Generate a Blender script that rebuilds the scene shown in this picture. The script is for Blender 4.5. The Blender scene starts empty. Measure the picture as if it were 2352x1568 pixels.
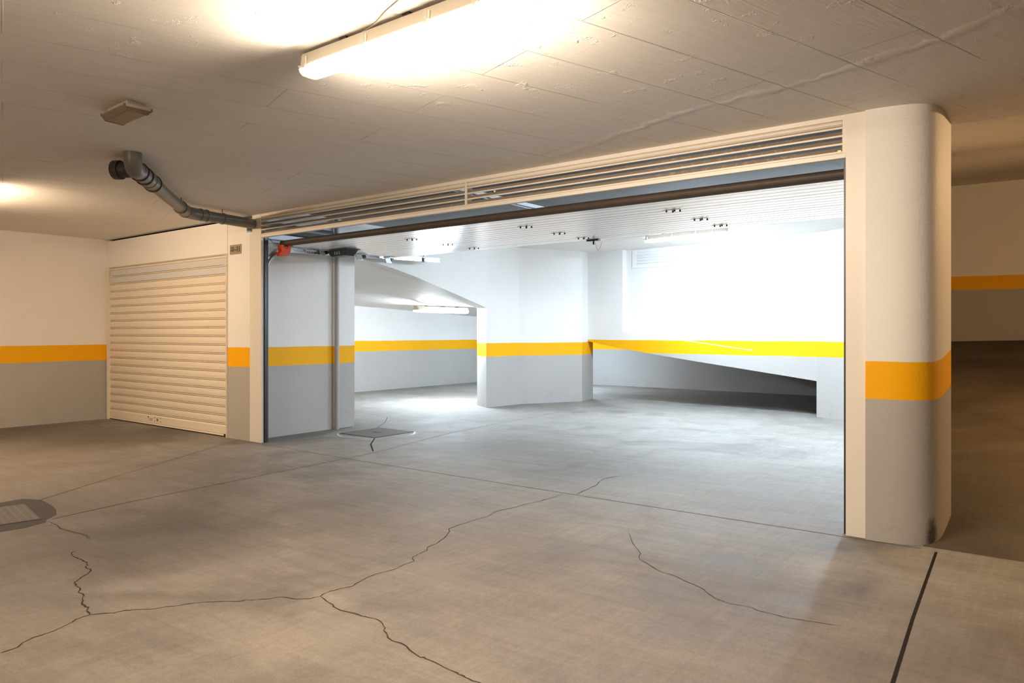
import bpy, math, random
from mathutils import Vector, Matrix

random.seed(7)
SC = bpy.context.scene
COL = SC.collection

# ------------------------------------------------------------------ camera, world, exposure
cam_data = bpy.data.cameras.new('camera')
cam_data.sensor_width = 36.0
cam_data.lens = 36.0 * 1666.0 / 2352.0
cam_data.shift_y = -20.0 / 2352.0
cam_data.clip_start = 0.05
camera = bpy.data.objects.new('camera', cam_data)
COL.objects.link(camera)
camera.location = (0, 0, 1.16)
camera.rotation_euler = (math.radians(90), 0, math.radians(37.405))
SC.camera = camera

world = bpy.data.worlds.new('world')
SC.world = world
world.use_nodes = True
world.node_tree.nodes['Background'].inputs[0].default_value = (0.9, 0.85, 0.8, 1)
world.node_tree.nodes['Background'].inputs[1].default_value = 0.0

SC.view_settings.view_transform = 'Standard'
SC.view_settings.look = 'None'
SC.view_settings.gamma = 1.0
SC.view_settings.exposure = 0.0
SC.view_settings.use_curve_mapping = False
SC.cycles.max_bounces = 10
SC.cycles.diffuse_bounces = 8
SC.cycles.glossy_bounces = 4
SC.cycles.sample_clamp_indirect = 8.0
SC.cycles.use_denoising = True
SC.cycles.caustics_reflective = False
SC.cycles.caustics_refractive = False

# lamp colours and strengths: radiance of the bottom and of the prismatic sides of each lit diffuser
AISLE_LAMP = ((1.0, 0.81, 0.61), 55.0, 640.0)
AISLE_LAMP_FAR = ((1.0, 0.72, 0.46), 90.0, 430.0)
AISLE_FILL_NEAR = ((1.0, 0.81, 0.61), 200.0, 520.0)  # added fill behind the camera, lifts aisle floor, column and ceiling
GARAGE_LAMP = ((0.68, 0.84, 1.0), 330.0, 460.0)
GARAGE_SIDE_FILL = ((0.68, 0.84, 1.0), 310.0, 640.0)  # added fill behind the right jamb, brightens the left garage wall
ALCOVE_LAMP = ((0.74, 0.87, 1.0), 240.0, 600.0)
PILLAR_FILL = ((0.66, 0.83, 1.0), 220.0, 400.0)  # added fill behind the pillar, brightens the space under the ramp mass
RAMP_LAMP = ((1.0, 0.62, 0.30), 90.0, 700.0)


# ------------------------------------------------------------------ mesh helpers
class MB:
    def __init__(self):
        self.v, self.f, self.m, self.s = [], [], [], []

    def face(self, pts, mi=0, smooth=False):
        b = len(self.v)
        self.v += [tuple(p) for p in pts]
        self.f.append(tuple(range(b, b + len(pts))))
        self.m.append(mi)
        self.s.append(smooth)

    def grid(self, rows, mi=0, smooth=True, close_u=False):
        b = len(self.v)
        n = len(rows[0])
        for r in rows:
            self.v += [tuple(p) for p in r]
        for i in range(len(rows) - 1):
            for j in range(n if close_u else n - 1):
                k = (j + 1) % n
                self.f.append((b + i * n + j, b + i * n + k, b + (i + 1) * n + k, b + (i + 1) * n + j))
                self.m.append(mi)
                self.s.append(smooth)

    def box(self, x0, x1, y0, y1, z0, z1, mi=0):
        b = len(self.v)
        for z in (z0, z1):
            self.v += [(x0, y0, z), (x1, y0, z), (x1, y1, z), (x0, y1, z)]
        for q in ((0, 3, 2, 1), (4, 5, 6, 7), (0, 1, 5, 4), (1, 2, 6, 5), (2, 3, 7, 6), (3, 0, 4, 7)):
            self.f.append(tuple(b + i for i in q))
            self.m.append(mi)
            self.s.append(False)
        return self

    def prism(self, poly, z0, z1, mi=0, smooth=False):
        n = len(poly)
        b = len(self.v)
        self.v += [(x, y, z0) for x, y in poly] + [(x, y, z1) for x, y in poly]
        for i in range(n):
            j = (i + 1) % n
            self.f.append((b + i, b + j, b + n + j, b + n + i))
            self.m.append(mi)
            self.s.append(smooth)
        self.f.append(tuple(b + i for i in reversed(range(n))))
        self.f.append(tuple(b + n + i for i in range(n)))
        self.m += [mi, mi]
        self.s += [False, False]
        return self

    def extrude_x(self, prof, x0, x1, mi=0, closed=True, smooth=False, caps=True):
        """profile of (y, z) points swept along x"""
        n = len(prof)
        b = len(self.v)
        self.v += [(x0, y, z) for y, z in prof] + [(x1, y, z) for y, z in prof]
        for i in range(n if closed else n - 1):
            j = (i + 1) % n
            self.f.append((b + i, b + j, b + n + j, b + n + i))
            self.m.append(mi)
            self.s.append(smooth)
        if closed and caps:
            self.f.append(tuple(b + i for i in range(n)))
            self.f.append(tuple(b + n + i for i in reversed(range(n))))
            self.m += [mi, mi]
            self.s += [False, False]
        return self

    def tube(self, path, r, n=14, mi=0, caps=True):
        path = [Vector(p) for p in path]
        rs = r if isinstance(r, (list, tuple)) else [r] * len(path)
        rows = []
        up = None
        for i, p in enumerate(path):
            if i == 0:
                t = path[1] - p
            elif i == len(path) - 1:
                t = p - path[i - 1]
            else:
                t = (path[i + 1] - p).normalized() + (p - path[i - 1]).normalized()
            if t.length < 1e-9:
                t = path[-1] - path[0]
            t.normalize()
            if up is None:
                up = Vector((0, 0, 1)) if abs(t.z) < 0.9 else Vector((1, 0, 0))
            a = up - t * up.dot(t)
            if a.length < 1e-4:
                a = Vector((1, 0, 0)) - t * t.x
            a.normalize()
            up = a
            c = t.cross(a)
            rows.append([p + (a * math.cos(2 * math.pi * k / n) + c * math.sin(2 * math.pi * k / n)) * rs[i]
                         for k in range(n)])
        self.grid(rows, mi, True, True)
        if caps:
            self.face(list(reversed(rows[0])), mi)
            self.face(rows[-1], mi)
        return self

    def ribbon(self, pts, w, z, mi=0, jitter=0.0):
        """flat strip lying on the floor along a polyline"""
        P = [Vector((x, y, 0)) for x, y in pts]
        L, R = [], []
        for i, p in enumerate(P):
            t = (P[min(i + 1, len(P) - 1)] - P[max(i - 1, 0)])
            t.normalize()
            nrm = Vector((-t.y, t.x, 0))
            ww = w * (1 + random.uniform(-jitter, jitter)) / 2
            if jitter and i in (0, len(P) - 1):
                ww *= 0.3
            L.append((p.x + nrm.x * ww, p.y + nrm.y * ww, z))
            R.append((p.x - nrm.x * ww, p.y - nrm.y * ww, z))
        for i in range(len(P) - 1):
            self.face([R[i], R[i + 1], L[i + 1], L[i]], mi)
        return self

    def build(self, name, mats, parent=None, offset=None, bevel=0.0):
        me = bpy.data.meshes.new(name)
        me.from_pydata(self.v, [], self.f)
        if offset is not None:
            me.transform(Matrix.Translation(-Vector(offset)))
        if not isinstance(mats, (list, tuple)):
            mats = [mats]
        for m in mats:
            me.materials.append(m)
        me.polygons.foreach_set('material_index', self.m)
        me.polygons.foreach_set('use_smooth', self.s)
        me.update()
        me.validate()
        o = bpy.data.objects.new(name, me)
        COL.objects.link(o)
        if parent is not None:
            o.parent = parent
        if bevel:
            bv = o.modifiers.new('bevel', 'BEVEL')
            bv.width = bevel
            bv.segments = 2
            bv.limit_method = 'ANGLE'
        return o


def B(*a, **k):
    return MB().box(*a, **k)


def thing(name, label, cat, loc=(0, 0, 0), rotz=0.0, group=None):
    o = bpy.data.objects.new(name, None)
    o.empty_display_size = 0.1
    COL.objects.link(o)
    o.location = loc
    o.rotation_euler = (0, 0, rotz)
    o['label'] = label
    o['category'] = cat
    if group:
        o['group'] = group
    return o


def tag(o, label, cat, group=None):
    o['label'] = label
    o['category'] = cat
    if group:
        o['group'] = group
    return o


def struct(name, mb, mats, label=None, **k):
    o = mb.build(name, mats, **k)
    o['kind'] = 'structure'
    if label:
        o['label'] = label
    return o


def dup(root, loc, rotz, label, group=None):
    r = root.copy()
    COL.objects.link(r)
    r.location = loc
    r.rotation_euler = (0, 0, rotz)
    r['label'] = label
    if group:
        r['group'] = group
    for ch in list(root.children):
        c = ch.copy()
        COL.objects.link(c)
        c.parent = r
        for g in list(ch.children):
            d = g.copy()
            COL.objects.link(d)
            d.parent = c
    return r


# ------------------------------------------------------------------ materials
class NT:
    def __init__(self, name):
        self.mat = bpy.data.materials.new(name)
        self.mat.use_nodes = True
        self.t = self.mat.node_tree
        self.bsdf = self.t.nodes['Principled BSDF']

    def n(self, typ, **props):
        nd = self.t.nodes.new(typ)
        for k, v in props.items():
            setattr(nd, k, v)
        return nd

    def link(self, a, b):
        self.t.links.new(a, b)

    def val(self, sock, v):
        if isinstance(v, bpy.types.NodeSocket):
            self.link(v, sock)
        else:
            sock.default_value = v

    def math(self, op, a, b=None, c=None, clamp=False):
        nd = self.n('ShaderNodeMath', operation=op, use_clamp=clamp)
        self.val(nd.inputs[0], a)
        if b is not None:
            self.val(nd.inputs[1], b)
        if c is not None:
            self.val(nd.inputs[2], c)
        return nd.outputs[0]

    def mix(self, fac, a, b, blend='MIX'):
        nd = self.n('ShaderNodeMix', data_type='RGBA', blend_type=blend)
        self.val(nd.inputs[0], fac)
        self.val(nd.inputs[6], a if isinstance(a, bpy.types.NodeSocket) else (*a, 1))
        self.val(nd.inputs[7], b if isinstance(b, bpy.types.NodeSocket) else (*b, 1))
        return nd.outputs[2]

    def pos(self):
        return self.n('ShaderNodeNewGeometry').outputs['Position']

    def mapping(self, vec, scale=(1, 1, 1), rot=(0, 0, 0), loc=(0, 0, 0)):
        nd = self.n('ShaderNodeMapping')
        self.link(vec, nd.inputs[0])
        nd.inputs[1].default_value = loc
        nd.inputs[2].default_value = rot
        nd.inputs[3].default_value = scale
        return nd.outputs[0]

    def noise(self, vec, scale, detail=4.0, rough=0.55, dist=0.0):
        nd = self.n('ShaderNodeTexNoise')
        self.link(vec, nd.inputs['Vector'])
        nd.inputs['Scale'].default_value = scale
        nd.inputs['Detail'].default_value = detail
        nd.inputs['Roughness'].default_value = rough
        nd.inputs['Distortion'].default_value = dist
        return nd.outputs['Fac']

    def ramp(self, fac, stops):
        nd = self.n('ShaderNodeValToRGB')
        self.link(fac, nd.inputs[0])
        e = nd.color_ramp.elements
        while len(e) < len(stops):
            e.new(0.5)
        for el, (p, c) in zip(e, stops):
            el.position = p
            el.color = (c, c, c, 1) if not isinstance(c, tuple) else (*c, 1)
        return nd.outputs[0]

    def bump(self, height, strength=0.3, dist=0.01, normal=None):
        nd = self.n('ShaderNodeBump')
        nd.inputs['Strength'].default_value = strength
        nd.inputs['Distance'].default_value = dist
        self.link(height, nd.inputs['Height'])
        if normal is not None:
            self.link(normal, nd.inputs['Normal'])
        return nd.outputs[0]


def simple(name, col, rough=0.5, metal=0.0, var=0.06, vscale=8.0, bump=0.0, bscale=60.0, spec=0.5):
    t = NT(name)
    p = t.n('ShaderNodeTexCoord').outputs['Object']
    nz = t.noise(p, vscale, 5)
    dark = tuple(c * (1 - var) for c in col)
    lite = tuple(min(1, c * (1 + var)) for c in col)
    t.link(t.mix(nz, dark, lite), t.bsdf.inputs['Base Color'])
    t.bsdf.inputs['Roughness'].default_value = rough
    t.bsdf.inputs['Metallic'].default_value = metal
    t.bsdf.inputs['Specular IOR Level'].default_value = spec
    if bump:
        t.link(t.bump(t.noise(p, bscale, 3), bump, 0.004), t.bsdf.inputs['Normal'])
    return t.mat


def emission(name, col, strength):
    t = NT(name)
    t.bsdf.inputs['Base Color'].default_value = (0.9, 0.9, 0.9, 1)
    t.bsdf.inputs['Emission Color'].default_value = (*col, 1)
    t.bsdf.inputs['Emission Strength'].default_value = strength
    return t.mat


WHITE_PAINT = (0.80, 0.785, 0.765)
GREY_PAINT = (0.42, 0.405, 0.385)
YELLOW_PAINT = (0.88, 0.425, 0.003)


def wall_paint(name, zoff=0.0, slope=0.0, y0=0.0, stain=None, banded=True, white=WHITE_PAINT):
    """white roughcast over a yellow band over grey, bands follow the floor"""
    t = NT(name)
    p = t.pos()
    s = t.n('ShaderNodeSeparateXYZ')
    t.link(p, s.inputs[0])
    z = t.math('SUBTRACT', s.outputs['Z'], zoff)
    if slope:
        rise = t.math('MULTIPLY', t.math('MAXIMUM', t.math('SUBTRACT', s.outputs['Y'], y0), 0.0), slope)
        z = t.math('SUBTRACT', z, rise)
    z = t.math('ADD', z, t.math('MULTIPLY', t.math('SUBTRACT', t.noise(p, 1.6, 3), 0.5), 0.02))
    fine = t.noise(p, 70, 3)
    big = t.noise(p, 1.1, 4)
    col = white
    if banded:
        a = t.math('GREATER_THAN', z, 0.79)
        b = t.math('GREATER_THAN', z, 1.0)
        col = t.mix(b, t.mix(a, GREY_PAINT, YELLOW_PAINT), white)
    var = t.ramp(big, [(0.25, 0.93), (0.75, 1.0)])
    col = t.mix(1.0, col, var, 'MULTIPLY')
    if banded:
        # scuffs and dust just above the ground
        dirt = t.ramp(t.noise(p, 5.0, 6, 0.7), [(0.55, 0.0), (0.8, 1.0)])
        low = t.math('SUBTRACT', 1.0, t.math('DIVIDE', z, 0.5), clamp=True)
        col = t.mix(t.math('MULTIPLY', t.math('MULTIPLY', dirt, low), 0.35), col, (0.22, 0.19, 0.16))
    if stain:
        d = t.n('ShaderNodeVectorMath', operation='DISTANCE')
        m = t.mapping(p, (1, 1, 0.45))
        t.link(m, d.inputs[0])
        d.inputs[1].default_value = (stain[0], stain[1], stain[2] * 0.45)
        near = t.math('SUBTRACT', 1.0, t.math('DIVIDE', d.outputs['Value'], stain[3]), clamp=True)
        k = t.math('MULTIPLY', near, t.math('ADD', t.noise(p, 25, 5, 0.7), 0.35))
        k = t.ramp(k, [(0.3, 0.0), (0.62, 1.0)])
        col = t.mix(t.math('MULTIPLY', k, 0.8), col, (0.03, 0.025, 0.02))
    t.link(col, t.bsdf.inputs['Base Color'])
    t.bsdf.inputs['Roughness'].default_value = 0.62
    t.bsdf.inputs['Specular IOR Level'].default_value = 0.2
    t.link(t.bump(fine, 0.35, 0.006), t.bsdf.inputs['Normal'])
    return t.mat


def concrete(name, light, dark, stains=0.5, rough=(0.38, 0.6), streak=0.35, spill_tone=None, blots=()):
    t = NT(name)
    p = t.pos()
    warp = t.noise(p, 0.35, 2)
    big = t.noise(p, 0.55, 5, 0.6, 0.6)
    mid = t.noise(p, 2.6, 6, 0.65, 0.4)
    # trowel sweeps: noise stretched along a direction that bends over the floor
    sw = t.noise(t.mapping(p, (1.2, 9, 1), (0, 0, math.radians(-32))), 1.6, 5, 0.62, 0.8)
    sw2 = t.noise(t.mapping(p, (14, 1.0, 1), (0, 0, math.radians(-24))), 2.2, 4, 0.6, 0.5)
    fine = t.noise(p, 170, 2, 0.6)
    base = t.mix(t.ramp(big, [(0.3, 0.0), (0.7, 1.0)]), dark, light)
    if spill_tone:
        # slab paler from the threshold inwards: spilled garage light painted into its colour
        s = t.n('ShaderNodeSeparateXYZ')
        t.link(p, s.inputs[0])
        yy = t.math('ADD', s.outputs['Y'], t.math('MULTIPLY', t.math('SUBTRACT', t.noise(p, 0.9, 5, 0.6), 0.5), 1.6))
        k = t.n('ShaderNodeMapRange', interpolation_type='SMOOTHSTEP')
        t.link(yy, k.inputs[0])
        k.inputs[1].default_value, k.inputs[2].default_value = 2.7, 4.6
        base = t.mix(k.outputs[0], base, t.mix(t.ramp(big, [(0.3, 0.0), (0.7, 1.0)]), spill_tone[1], spill_tone[0]))
    f1 = t.ramp(mid, [(0.3, 0.76), (0.65, 1.08)])
    base = t.mix(1.0, base, f1, 'MULTIPLY')
    f2 = t.mix(streak, (1, 1, 1), t.ramp(t.math('ADD', t.math('MULTIPLY', sw, 0.6), t.math('MULTIPLY', sw2, 0.4)),
                                        [(0.33, 0.62), (0.62, 1.08)]))
    base = t.mix(1.0, base, f2, 'MULTIPLY')
    st = t.ramp(t.math('MULTIPLY', t.noise(p, 0.9, 6, 0.62, 1.2), t.math('ADD', warp, 0.5)), [(0.52, 0.0), (0.74, 1.0)])
    base = t.mix(t.math('MULTIPLY', st, stains), base, tuple(c * 0.45 for c in dark))
    # oily, tyre-worn patches with ragged edges
    rag = t.noise(p, 3.2, 7, 0.7, 0.8)
    brush = t.noise(t.mapping(p, (3, 22, 1), (0, 0, math.radians(38))), 1.5, 5, 0.65, 0.6)
    for bx, by, br, bs in blots:
        d = t.n('ShaderNodeVectorMath', operation='DISTANCE')
        t.link(p, d.inputs[0])
        d.inputs[1].default_value = (bx, by, 0)
        near = t.math('SUBTRACT', 1.0, t.math('DIVIDE', d.outputs['Value'], br), clamp=True)
        k = t.math('MULTIPLY', t.math('MULTIPLY', near, t.math('ADD', rag, brush)), 1.5, clamp=True)
        base = t.mix(t.math('MULTIPLY', k, bs), base, tuple(c * 0.36 for c in dark))
    speck = t.ramp(t.noise(p, 38, 4, 0.7), [(0.3, 0.90), (0.62, 1.06)])
    base = t.mix(1.0, base, speck, 'MULTIPLY')
    f3 = t.ramp(fine, [(0.25, 0.80), (0.75, 1.14)])
    base = t.mix(1.0, base, f3, 'MULTIPLY')
    t.link(base, t.bsdf.inputs['Base Color'])
    r = t.n('ShaderNodeMapRange')
    t.link(mid, r.inputs[0])
    r.inputs[1].default_value, r.inputs[2].default_value = 0.3, 0.7
    r.inputs[3].default_value, r.inputs[4].default_value = rough
    t.link(r.outputs[0], t.bsdf.inputs['Roughness'])
    t.bsdf.inputs['Specular IOR Level'].default_value = 0.45
    nb = t.bump(sw, 0.12, 0.004)
    t.link(t.bump(fine, 0.12, 0.002, nb), t.bsdf.inputs['Normal'])
    return t.mat


def ceiling_mat(name, col):
    t = NT(name)
    p = t.pos()
    board = t.mapping(p, (1, 1, 1), (0, 0, math.radians(-72.5)))
    br = t.n('ShaderNodeTexBrick')
    t.link(board, br.inputs['Vector'])
    br.inputs['Scale'].default_value = 1.0
    br.inputs['Mortar Size'].default_value = 0.004
    br.inputs['Mortar Smooth'].default_value = 0.6
    br.inputs['Brick Width'].default_value = 1.9
    br.inputs['Row Height'].default_value = 0.37
    br.offset = 0.37
    grain = t.noise(t.mapping(board, (1.2, 26, 1)), 3.0, 4, 0.6)
    lumps = t.ramp(t.noise(p, 7, 7, 0.66), [(0.60, 0.0), (0.80, 1.0)])
    fine = t.noise(p, 55, 3, 0.6)
    big = t.noise(p, 0.8, 4)
    c = t.mix(1.0, col, t.ramp(big, [(0.3, 0.93), (0.7, 1.0)]), 'MULTIPLY')
    c = t.mix(1.0, c, t.ramp(grain, [(0.3, 0.93), (0.6, 1.0)]), 'MULTIPLY')
    mask = t.ramp(t.noise(p, 0.9, 3), [(0.42, 0.0), (0.6, 1.0)])
    mort = t.math('MULTIPLY', br.outputs['Fac'], mask)
    c = t.mix(t.math('MULTIPLY', mort, 0.4), c, tuple(v * 0.45 for v in col))
    t.link(c, t.bsdf.inputs['Base Color'])
    t.bsdf.inputs['Roughness'].default_value = 0.7
    t.bsdf.inputs['Specular IOR Level'].default_value = 0.3
    n1 = t.bump(mort, 0.8, 0.01)
    n2 = t.bump(grain, 0.25, 0.004, n1)
    n3 = t.bump(lumps, 0.8, 0.014, n2)
    t.link(t.bump(fine, 0.18, 0.003, n3), t.bsdf.inputs['Normal'])
    return t.mat


def dusty(name, dust, clean):
    """grimy metal with finger-wiped scratches"""
    t = NT(name)
    p = t.pos()
    patch = t.noise(t.mapping(p, (0.9, 1, 1)), 1.4, 3)
    w = t.n('ShaderNodeTexWave', wave_type='BANDS', bands_direction='DIAGONAL')
    t.link(t.mapping(p, (1.0, 0.2, 0.6)), w.inputs[0])
    w.inputs['Scale'].default_value = 7.0
    w.inputs['Distortion'].default_value = 9.0
    w.inputs['Detail'].default_value = 4.0
    w.inputs['Detail Scale'].default_value = 2.2
    lines = t.ramp(w.outputs['Fac'], [(0.90, 0.0), (0.99, 1.0)])
    k = t.math('MULTIPLY', lines, t.ramp(patch, [(0.45, 0.0), (0.6, 1.0)]))
    base = t.mix(t.noise(p, 5, 5), tuple(c * 0.8 for c in dust), tuple(c * 1.2 for c in dust))
    t.link(t.mix(t.math('MULTIPLY', k, 0.6), base, clean), t.bsdf.inputs['Base Color'])
    t.bsdf.inputs['Roughness'].default_value = 0.55
    return t.mat


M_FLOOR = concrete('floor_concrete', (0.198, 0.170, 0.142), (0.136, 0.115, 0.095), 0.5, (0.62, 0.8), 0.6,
                   spill_tone=((0.295, 0.278, 0.254), (0.23, 0.216, 0.196)),
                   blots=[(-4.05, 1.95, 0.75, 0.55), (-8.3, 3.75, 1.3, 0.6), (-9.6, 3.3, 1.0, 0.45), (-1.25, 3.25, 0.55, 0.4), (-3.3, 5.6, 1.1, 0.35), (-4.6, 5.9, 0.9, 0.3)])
M_RAMP = concrete('ramp_concrete', (0.10, 0.075, 0.048), (0.045, 0.034, 0.022), 0.6, (0.7, 0.85), 0.6)
M_PATCH = concrete('patch_concrete', (0.068, 0.059, 0.049), (0.05, 0.043, 0.036), 0.2, (0.85, 0.95))
M_MORTAR = concrete('mortar', (0.62, 0.6, 0.57), (0.5, 0.48, 0.45), 0.1)
M_JOINT = simple('joint_filler', (0.02, 0.017, 0.014), 0.9, spec=0.05)
M_CRACK = simple('crack', (0.04, 0.03, 0.021), 0.9, spec=0.05)
M_FINE = simple('saw_cut', (0.06, 0.05, 0.04), 0.9, spec=0.05)
M_CEIL = ceiling_mat('ceiling_plaster', (0.86, 0.835, 0.80))
M_CEIL_SHADED = ceiling_mat('ceiling_plaster_shaded', (0.31, 0.325, 0.335))  # darker tone over the open door, shade painted into the ceiling colour
M_WALL = wall_paint('wall_roughcast')
M_WALL_REAR = wall_paint('wall_roughcast_rear', 0.04)
M_WALL_RAMP = wall_paint('wall_roughcast_ramp', 1.03)
M_COLUMN = wall_paint('column_roughcast', 0.0, 0.125, 4.56, (-0.578, 4.55, 0.05, 0.085))
M_PLAIN = wall_paint('wall_plain', banded=False)
M_BEIGE = simple('beige_lacquer', (0.70, 0.66, 0.595), 0.42, 0, 0.03, 3)
M_SHUTTER = simple('shutter_lacquer', (0.74, 0.668, 0.555), 0.38, 0, 0.03, 3)
M_VISION = simple('shutter_translucent', (0.60, 0.60, 0.61), 0.3, 0, 0.06, 30)
M_SLAT = dusty('dusty_louver_blade', (0.33, 0.26, 0.195), (0.62, 0.53, 0.42))
M_DOORPANEL = simple('white_door_skin', (0.88, 0.89, 0.90), 0.27, 0.65, 0.03, 2)
for nd in M_DOORPANEL.node_tree.nodes:
    if nd.type == 'BSDF_PRINCIPLED':
        nd.inputs['Coat Weight'].default_value = 1.0
        nd.inputs['Coat Roughness'].default_value = 0.28
        nd.inputs['Coat IOR'].default_value = 1.7
M_VENT = simple('white_vent_paint', (0.80, 0.80, 0.79), 0.5, 0, 0.02)
M_RUBBER = simple('brown_rubber', (0.055, 0.038, 0.028), 0.6, 0, 0.4, 14, 0.3, 80)
M_BLACK = simple('black_plastic', (0.012, 0.012, 0.014), 0.4)
M_STEEL = simple('galvanised_steel', (0.62, 0.65, 0.68), 0.32, 0.9, 0.12, 12)
M_STEELPLATE = simple('galvanised_plate', (0.58, 0.60, 0.60), 0.5, 0.35, 0.1, 25)
M_ORANGE = simple('orange_plastic', (0.80, 0.085, 0.015), 0.38)
M_PVC = simple('grey_pvc', (0.135, 0.132, 0.118), 0.4, 0, 0.08, 6)
M_PVCDARK = simple('dark_rubber_ring', (0.03, 0.028, 0.025), 0.5)
M_LAMPBODY = simple('lamp_housing', (0.74, 0.69, 0.58), 0.45, 0, 0.03)
M_PLATE = simple('brushed_plate', (0.36, 0.29, 0.225), 0.42, 0.3, 0.1, 40)
M_INK = simple('black_ink', (0.02, 0.016, 0.012), 0.6)
M_GRATE = simple('cast_grate', (0.125, 0.11, 0.093), 0.75, 0.0, 0.2, 30)
M_PIT = simple('grate_shadow_gap', (0.03, 0.026, 0.022), 0.8)
M_BRASS = simple('brass', (0.55, 0.40, 0.15), 0.3, 0.9)
M_EMERG = simple('emergency_body', (0.50, 0.44, 0.36), 0.5)
M_WIRE = simple('wire', (0.5, 0.46, 0.4), 0.6)
M_STICKER = simple('white_sticker', (0.72, 0.68, 0.68), 0.5)
M_TAUPE = simple('taupe_pipe_paint', (0.36, 0.345, 0.325), 0.5)

tr = NT('frosted_diffuser')
tr.bsdf.inputs['Base Color'].default_value = (0.86, 0.84, 0.84, 1)
tr.bsdf.inputs['Roughness'].default_value = 0.3
tb = tr.n('ShaderNodeBsdfTranslucent')
tb.inputs[0].default_value = (0.8, 0.78, 0.76, 1)
mx = tr.n('ShaderNodeMixShader')
mx.inputs[0].default_value = 0.12
tr.link(tr.bsdf.outputs[0], mx.inputs[1])
tr.link(tb.outputs[0], mx.inputs[2])
tr.link(mx.outputs[0], tr.t.nodes['Material Output'].inputs[0])
M_FROST = tr.mat

tr = NT('emergency_lens')
tr.bsdf.inputs['Base Color'].default_value = (0.20, 0.155, 0.105, 1)
tr.bsdf.inputs['Roughness'].default_value = 0.18
M_EMLENS = tr.mat

def lit_pair(name, col, bottom, side):
    return [emission(name + '_bottom', col, bottom), emission(name + '_side', col, side)]


M_LIT_AISLE = lit_pair('lit_aisle', *AISLE_LAMP)
M_LIT_FAR = lit_pair('lit_aisle_far', *AISLE_LAMP_FAR)
M_FILL_NEAR = lit_pair('fill_aisle_near', *AISLE_FILL_NEAR)
M_LIT_GARAGE = lit_pair('lit_garage', *GARAGE_LAMP)
M_FILL_SIDE = lit_pair('lit_garage_side', *GARAGE_SIDE_FILL)
M_LIT_ALCOVE = lit_pair('lit_alcove', *ALCOVE_LAMP)
M_FILL_PILLAR = lit_pair('fill_pillar', *PILLAR_FILL)
M_LIT_RAMP = lit_pair('lit_ramp', *RAMP_LAMP)

# ------------------------------------------------------------------ setting: floors
FY = 4.462          # front plane of the garage facade
CZ = 2.41           # aisle ceiling


def div_in(y):
    return -0.72 - (y - 4.95) * 0.16


def div_out(y):
    return div_in(y) + 0.13


fl = MB()
fl.face([(-12, -4.2, 0), (4.7, -4.2, 0), (4.7, 4.5, 0), (-0.55, 4.5, 0), (-0.65, 4.95, 0), (div_in(14.4) + 0.1, 14.4, 0), (-12, 14.4, 0)])
crack_a = [(-3.069,0.961),(-3.072,1.017),(-3.116,1.069),(-3.129,1.13),(-3.14,1.18),(-3.165,1.238),(-3.189,1.276),(-3.191,1.315),(-3.142,1.377),(-3.129,1.411),(-3.106,1.45),(-3.047,1.504),(-3.017,1.565),(-2.981,1.634),(-2.922,1.701),(-2.839,1.771),(-2.831,1.803),(-2.775,1.853),(-2.738,1.918),(-2.669,1.937),(-2.62,1.982),(-2.609,2.024),(-2.623,2.074),(-2.618,2.132),(-2.597,2.198),(-2.628,2.292),(-2.639,2.37),(-2.619,2.497),(-2.638,2.561),(-2.636,2.629),(-2.682,2.663),(-2.702,2.719),(-2.706,2.789),(-2.74,2.828),(-2.767,2.949),(-2.793,3.022),(-2.845,3.113),(-2.906,3.187),(-2.912,3.34),(-2.914,3.458),(-2.901,3.551),(-2.946,3.674),(-2.912,3.848),(-2.903,4.003),(-2.877,4.088),(-2.879,4.171),(-2.877,4.27),(-2.882,4.373)]
crack_a2 = [(-2.793,4.411),(-2.82,4.607),(-2.844,4.787),(-2.893,4.902),(-2.919,5.026),(-2.878,5.193)]
crack_b = [(-2.609,2.024),(-2.485,1.994),(-2.415,1.973),(-2.306,1.987),(-2.27,1.991),(-2.213,2.0),(-2.15,1.972),(-2.088,1.932),(-2.054,1.906),(-1.94,1.895),(-1.852,1.864),(-1.814,1.864),(-1.74,1.86),(-1.65,1.852),(-1.608,1.844),(-1.555,1.845),(-1.48,1.83),(-1.4,1.82)]
crack_c = [(-4.974,1.805),(-4.877,1.811),(-4.736,1.787),(-4.659,1.798),(-4.513,1.816),(-4.435,1.815),(-4.365,1.795)]
crack_c2 = [(-4.194,1.664),(-4.172,1.63),(-4.073,1.605),(-4.018,1.611),(-3.929,1.608),(-3.867,1.574),(-3.799,1.57),(-3.739,1.53),(-3.703,1.484),(-3.664,1.444),(-3.611,1.425),(-3.571,1.427),(-3.518,1.402),(-3.462,1.4),(-3.405,1.372),(-3.339,1.346),(-3.282,1.348),(-3.229,1.324),(-3.194,1.316)]
crack_d = [(-2.034,3.775),(-1.888,3.565),(-1.775,3.434),(-1.738,3.349),(-1.578,3.241),(-1.479,3.22),(-1.305,3.135),(-1.217,3.053),(-1.182,3.048),(-1.137,3.03),(-1.08,3.049),(-1.01,3.029),(-0.922,3.025),(-0.818,3.043),(-0.712,3.069)]


def rough_line(pts, n=3, amp=0.012):
    out = []
    for a, b in zip(pts, pts[1:]):
        for k in range(n):
            u = k / n
            j = amp if k else 0
            out.append((a[0] + (b[0] - a[0]) * u + random.uniform(-j, j), a[1] + (b[1] - a[1]) * u + random.uniform(-j, j)))
    return out + [pts[-1]]


for pts, w in ((crack_a, 0.0042), (crack_b, 0.005), (crack_c2, 0.0055), (crack_a2, 0.005), (crack_c, 0.004), (crack_d, 0.003)):
    fl.ribbon(rough_line(pts, 3, 0.006), w, 0.0012, 3, 0.45)
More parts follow.
